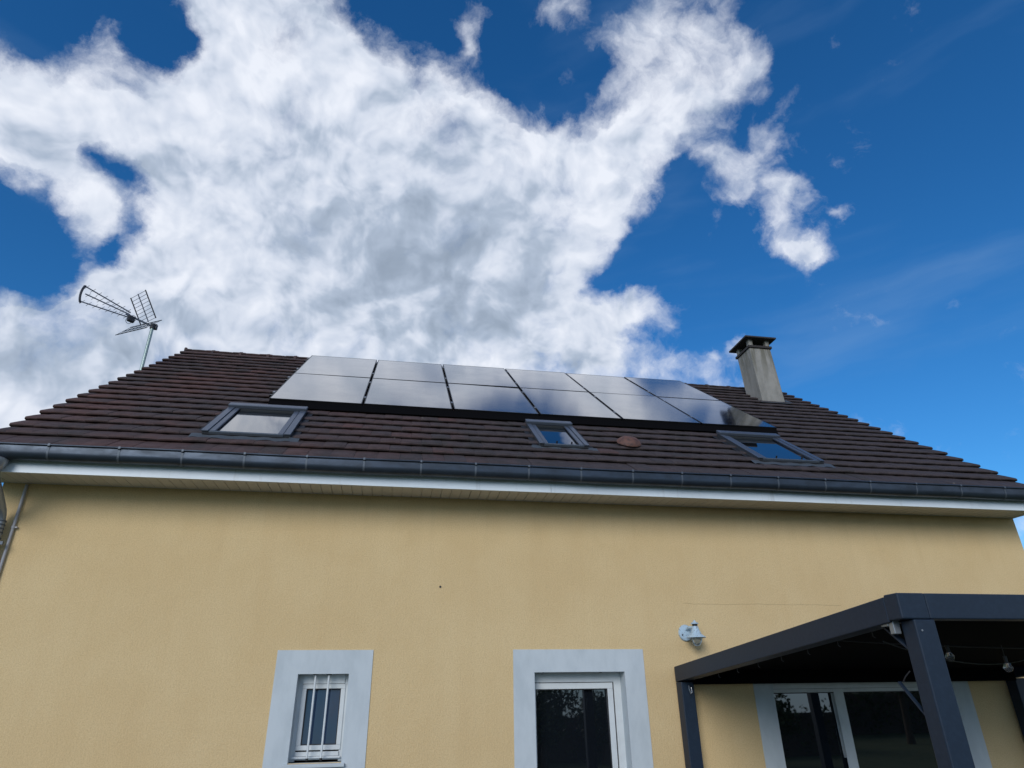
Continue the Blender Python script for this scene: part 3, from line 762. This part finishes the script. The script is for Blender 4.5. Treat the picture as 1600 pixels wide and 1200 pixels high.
# reflector grids: one up, one down, both leaning forward
for s_ in (1, -1):
    dirv = (zd*.82 + bd*.57).normalized() if s_ > 0 else (-zd*.64 + bd*.77).normalized(); L0, L1 = (.05, .50) if s_ > 0 else (-.08, .44); base = A0+bd*.05; half = .20
    for q, wd in ((-1, .016), (0, .013), (1, .016)):
        AP(MB().bar(base+dirv*L0+ed*half*q, base+dirv*L1+ed*half*q, wd, .010, up=tuple(bd)), 'reflector_bar', M['ant_dark'] if q else M['ant_metal'])
    for k in range(9):
        p = base+dirv*(L0+.01+(L1-L0-.02)*k/8)
        AP(MB().tube([p-ed*half, p+ed*half], .0036, 6), 'reflector_rod', M['ant_metal'])

# ------------------------------------------------------------------ conduit on the wall
cp = empty('conduit_pipe', (-3.505, -.02, 0), 'thin grey conduit pipe clipped to the wall beside the downpipe', 'conduit')
o = MB().tube([(0, 0, 0), (0, 0, 3.76)], .0135, 12).build('pipe', M['conduit'], cp, smooth=True)
for zz in (3.36, 2.4, 1.4): MB().tube([(0, 0, zz), (0, 0, zz-.02)], .018, 12).box(-.004, .034, -.008, .018, zz-.017, zz-.003).build('clip', M['conduit'], cp)

# ------------------------------------------------------------------ wall lantern
lp = empty('wall_lantern', (3.07, -.02, 2.43), 'small chipped pale blue lantern on the wall left above the pergola', 'wall lamp')
li = Matrix.Translation(-lp.location)
def LP_(mb, name, mat, **k):
    o = mb.build(name, mat, lp, **k); o.matrix_parent_inverse = li; return o
m_ = MB().lathe([(0, 0), (.070, 0), (.078, .006), (.070, .020), (.03, .026), (0, .026)], 28)
LP_(MB().add([Vector((3.030+p.x, -p.z, 2.440+p.y*1.05)) for p in m_.v], m_.f), 'wall_plate', M['lamp'], smooth=True)
for sx, sz in ((-.045, -.02), (.02, .05)): LP_(MB().tube([(3.03+sx, -.022, 2.44+sz), (3.03+sx, -.032, 2.44+sz)], .007, 8), 'screw', M['rubber'])
LP_(MB().tube([(3.03, -.02, 2.47), (3.05, -.07, 2.49), (3.075, -.12, 2.485)], .014, 10), 'arm', M['lamp'], smooth=True)
lc = (3.085, -.13, 2.385)
LP_(MB().lathe([(.0, .170), (.010, .168), (.012, .155), (.036, .142), (.041, .132), (.028, .130)], 24, lc), 'cap', M['lamp'], smooth=True)
LP_(MB().lathe([(.026, .130), (.026, .108)], 20, lc), 'vent_ring', M['rubber'])
LP_(MB().lathe([(.030, .110), (.040, .075), (.058, .035), (.095, .006), (.100, .0), (.094, .002), (.055, .030), (.03, .07)], 28, lc), 'shade', M['lamp'], smooth=True)
LP_(MB().lathe([(.056, .012), (.058, -.010), (.050, -.040), (.028, -.066), (0, -.074)], 24, lc), 'globe', M['clear'], smooth=True)
for k in range(4):
    t = k*math.pi/2+.5
    LP_(MB().tube([Vector(lc)+Vector((math.cos(t)*r*1.06, math.sin(t)*r*1.06, z)) for r, z in ((.062, .01), (.060, -.012), (.052, -.042), (.03, -.069), (.0, -.078))], .0028, 6), 'guard_wire', M['lamp'], smooth=True)

# ------------------------------------------------------------------ pergola
per = empty('pergola', (2.93, -3.2, 0), 'dark anthracite metal pergola with flat black roof beside the sliding door', 'pergola')
pi_ = Matrix.Translation(-per.location)
def PG(mb, name, mat=None, **k):
    o = mb.build(name, mat or M['anth'], per, **k); o.matrix_parent_inverse = pi_; return o
PXL, PXR, YF, YW = 2.850, 6.80, -3.315, -.03
def ztop(y): return 2.120 + (2.392-2.120)*(YW-y)/(YW-YF)
def sbeam(x0, x1):
    b = MB(); h = .140
    y0, y1 = YW, YF+.1125
    b.add([(x0, y0, ztop(y0)-h), (x1, y0, ztop(y0)-h), (x0, y1, ztop(y1)-h), (x1, y1, ztop(y1)-h), (x0, y0, ztop(y0)), (x1, y0, ztop(y0)), (x0, y1, ztop(y1)), (x1, y1, ztop(y1))],
          [(0, 2, 3, 1), (4, 5, 7, 6), (0, 1, 5, 4), (2, 6, 7, 3), (0, 4, 6, 2), (1, 3, 7, 5)])
    return b
PG(sbeam(PXL, PXL+.12), 'side_beam', bevel=.006)
PG(sbeam(PXR-.12, PXR), 'side_beam', bevel=.006)
PG(MB().box(PXL+.182, PXR-.182, YF, YF+.11, 2.392-.140, 2.392), 'front_beam', bevel=.006)
PG(MB().box(PXL+.122, PXR-.122, YW-.14, YW, 1.955, 2.110), 'rear_beam', M['black'], bevel=.006)  # anthracite beam coloured near-black, shade under the roof painted in
for x0 in (PXL, PXR-.18): PG(MB().box(x0, x0+.18, YF-.001, YF+.11, 2.392-.141, 2.3925), 'corner_piece', bevel=.007)
for x0 in (PXL+.075, PXR-.18): PG(MB().box(x0-.006, x0+.130, YF, YF+.108, 0, 2.249), 'post', bevel=.007)
for x0 in (PXL+.002, PXR-.13): PG(MB().box(x0, x0+.13, YW-.13, YW-.002, 0, 1.978), 'post', bevel=.006)
rfm = MB(); y0, y1 = YW-.142, YF+.122
rfm.add([(PXL+.122, y0, ztop(y0)-.05), (PXR-.122, y0, ztop(y0)-.05), (PXL+.122, y1, ztop(y1)-.05), (PXR-.122, y1, ztop(y1)-.05),
         (PXL+.122, y0, ztop(y0)-.01), (PXR-.122, y0, ztop(y0)-.01), (PXL+.122, y1, ztop(y1)-.01), (PXR-.122, y1, ztop(y1)-.01)],
        [(0, 2, 3, 1), (4, 5, 7, 6), (0, 1, 5, 4), (2, 6, 7, 3), (0, 4, 6, 2), (1, 3, 7, 5)])
PG(rfm, 'roof_panel', M['black'])
for k in range(0):
    yy = -.55-k*.47
    PG(MB().box(PXL+.124, PXR-.124, yy-.02, yy+.02, ztop(yy)-.085, ztop(yy)-.052), 'rafter', M['black'])
# knee brace at the front corner with its pale metal fitting
br = MB(); br.bar((2.935, YF+.30, 2.262), (2.945, YF+.11, 2.10), .035, .012); PG(br, 'knee_brace')
PG(MB().box(2.872, 2.915, YF+.112, YF+.15, 2.180, 2.262).box(2.868, 2.920, YF+.15, YF+.21, 2.225, 2.262), 'corner_fitting', M['downpipe'], bevel=.004)
PG(MB().tube([(2.955, YF-.003, 2.19), (2.955, YF+.001, 2.19)], .006, 8), 'screw', M['clamp'])
PG(MB().bar((2.93, YF+.25, 1.93), (2.94, YF+.112, 1.76), .02, .01), 'lower_brace')
PG(MB().tube([(2.92, YF+.13, 1.985), (2.905, YF+.16, 1.955), (2.90, YF+.18, 1.93), (2.915, YF+.19, 1.935)], .004, 8), 'hook', M['rubber'], smooth=True)
PG(MB().tube([(2.925, YW-.14, 1.945), (2.92, YW-.15, 1.915), (2.93, YW-.15, 1.87), (2.945, YW-.15, 1.89), (2.945, YW-.145, 1.93)], .005, 8), 'hook', M['clamp'], smooth=True)
for k in range(7):
    yy = -.7-k*.36; zz = ztop(yy)-.15
    PG(MB().tube([(2.99, yy, zz+.02), (2.99, yy, zz-.012), (3.0, yy-.008, zz-.022)], .0035, 6), 'hook', M['cable'])

# ------------------------------------------------------------------ string of bulbs
sl_ = empty('string_light', (4.2, -2.4, 2.1), 'black festoon cable with clear round bulbs hanging under the pergola roof', 'string light')
si = Matrix.Translation(-sl_.location)
def SLP(mb, name, mat, parent=None, **k):
    o = mb.build(name, mat, parent or sl_, **k)
    if parent is None: o.matrix_parent_inverse = si
    return o
def hang(a, b, sag, n=16): return [Vector(a).lerp(Vector(b), i/n) - Vector((0, 0, sag*4*(i/n)*(1-i/n))) for i in range(n+1)]
SLP(MB().tube(hang((3.05, -2.42, 2.20), (6.6, -2.2, 2.17), .035), .005, 6), 'cable', M['cable'])
SLP(MB().tube(hang((3.02, -2.9, 2.16), (6.5, -1.0, 2.30), .17), .004, 6), 'cable', M['cable'])
for (bx, by, bz) in ((3.915, -2.40, 2.095), (4.365, -2.40, 2.022), (5.1, -2.35, 2.04), (5.8, -2.3, 2.05)):
    SLP(MB().tube([(bx, by, bz+.028), (bx, by, bz+.075)], .013, 10), 'socket', M['cable'], smooth=True)
    SLP(MB().tube([(bx, by, bz+.07), (bx, by, 2.17)], .003, 6), 'drop_wire', M['cable'])
    pr = [(.012, .030), (.020, .022), (.029, .005), (.030, -.006), (.022, -.024), (.010, -.031), (0, -.032)]
    bo = SLP(MB().lathe(pr, 18, (bx, by, bz)), 'bulb', M['bulb'], smooth=True)

# ------------------------------------------------------------------ garden behind the camera (seen in the glass)
def leaf_cloud(mb, c, rad, n, size, rnd):
    for _ in range(n):
        while True:
            p = Vector((rnd.uniform(-1, 1), rnd.uniform(-1, 1), rnd.uniform(-1, 1)))
            if .25 < p.length < 1: break
        q = Vector((c[0]+p.x*rad[0], c[1]+p.y*rad[1], c[2]+p.z*rad[2]))
        a = Vector((rnd.uniform(-1, 1), rnd.uniform(-1, 1), rnd.uniform(-1, 1))).normalized(); b = a.orthogonal().normalized(); s = size*rnd.uniform(.6, 1.3)
        mb.add([q-a*s, q+b*s*.5, q+a*s, q-b*s*.5], [(0, 1, 2, 3)])
def tree(x, y, h, r, label, seed, dense=1.0):
    rnd = random.Random(seed)
    t = empty('tree', (x, y, -.05), label, 'tree', 'trees across the lawn behind the viewer')
    tk = MB(); tk.tube([(0, 0, 0), (.05, .03, h*.3), (.0, .1, h*.6), (.08, 0, h*.85)], [.16, .12, .08, .03], 10)
    lobes = []
    for k in range(11):
        a = rnd.uniform(0, 6.28); rr = rnd.uniform(.1, .7)*r; z = h*rnd.uniform(.38, .92)
        e = (math.cos(a)*rr, math.sin(a)*rr, z); lobes.append(e)
        tk.tube([(0, .05, z*.62), (e[0]*.6, e[1]*.6, z*.85), e], [.05, .03, .012], 6)
    tk.build('trunk', M['bark'], t, smooth=True)
    c = MB()
    for e in lobes: leaf_cloud(c, e, (r*.5, r*.5, h*.17), int(420*dense), .085, rnd)
    c.build('crown', M['leaf'], t, fix=False)
tree(6.2, -21, 3.3, 1.5, 'young leafy tree mirrored at the left edge of the glass door', 1, .8)
tree(9.0, -22, 2.9, 1.3, 'small loose tree mirrored at the right edge of the glass door', 2, .6)
tree(14.2, -19, 2.5, 1.5, 'low leafy tree mirrored in the left leaf of the sliding door', 3, .8)
tree(20.0, -18, 5.2, 2.8, 'tall leafy tree mirrored in the right leaf of the sliding door', 4)
tree(-6.5, -22, 3.0, 1.8, 'lone rounded tree on the left of the garden behind the viewer', 6)
rnd = random.Random(9); hg = MB()
for i in range(74): leaf_cloud(hg, (-14+i*.62, -24+rnd.uniform(-.4, .4), .9+rnd.uniform(-.1, .35)), (.6, .7, 1.1), 170, .09, rnd)
hd = empty('hedge', (0, -24, -.05), 'long clipped dark green hedge closing the garden behind the viewer', 'hedge')
o = hg.build('foliage', M['leaf'], hd, fix=False); o.matrix_parent_inverse = Matrix.Translation((0, 24, .05))
o = MB().box(-14, 32, -24.25, -23.75, -.05, 1.7).build('inner_mass', M['bark'], hd); o.matrix_parent_inverse = Matrix.Translation((0, 24, .05))
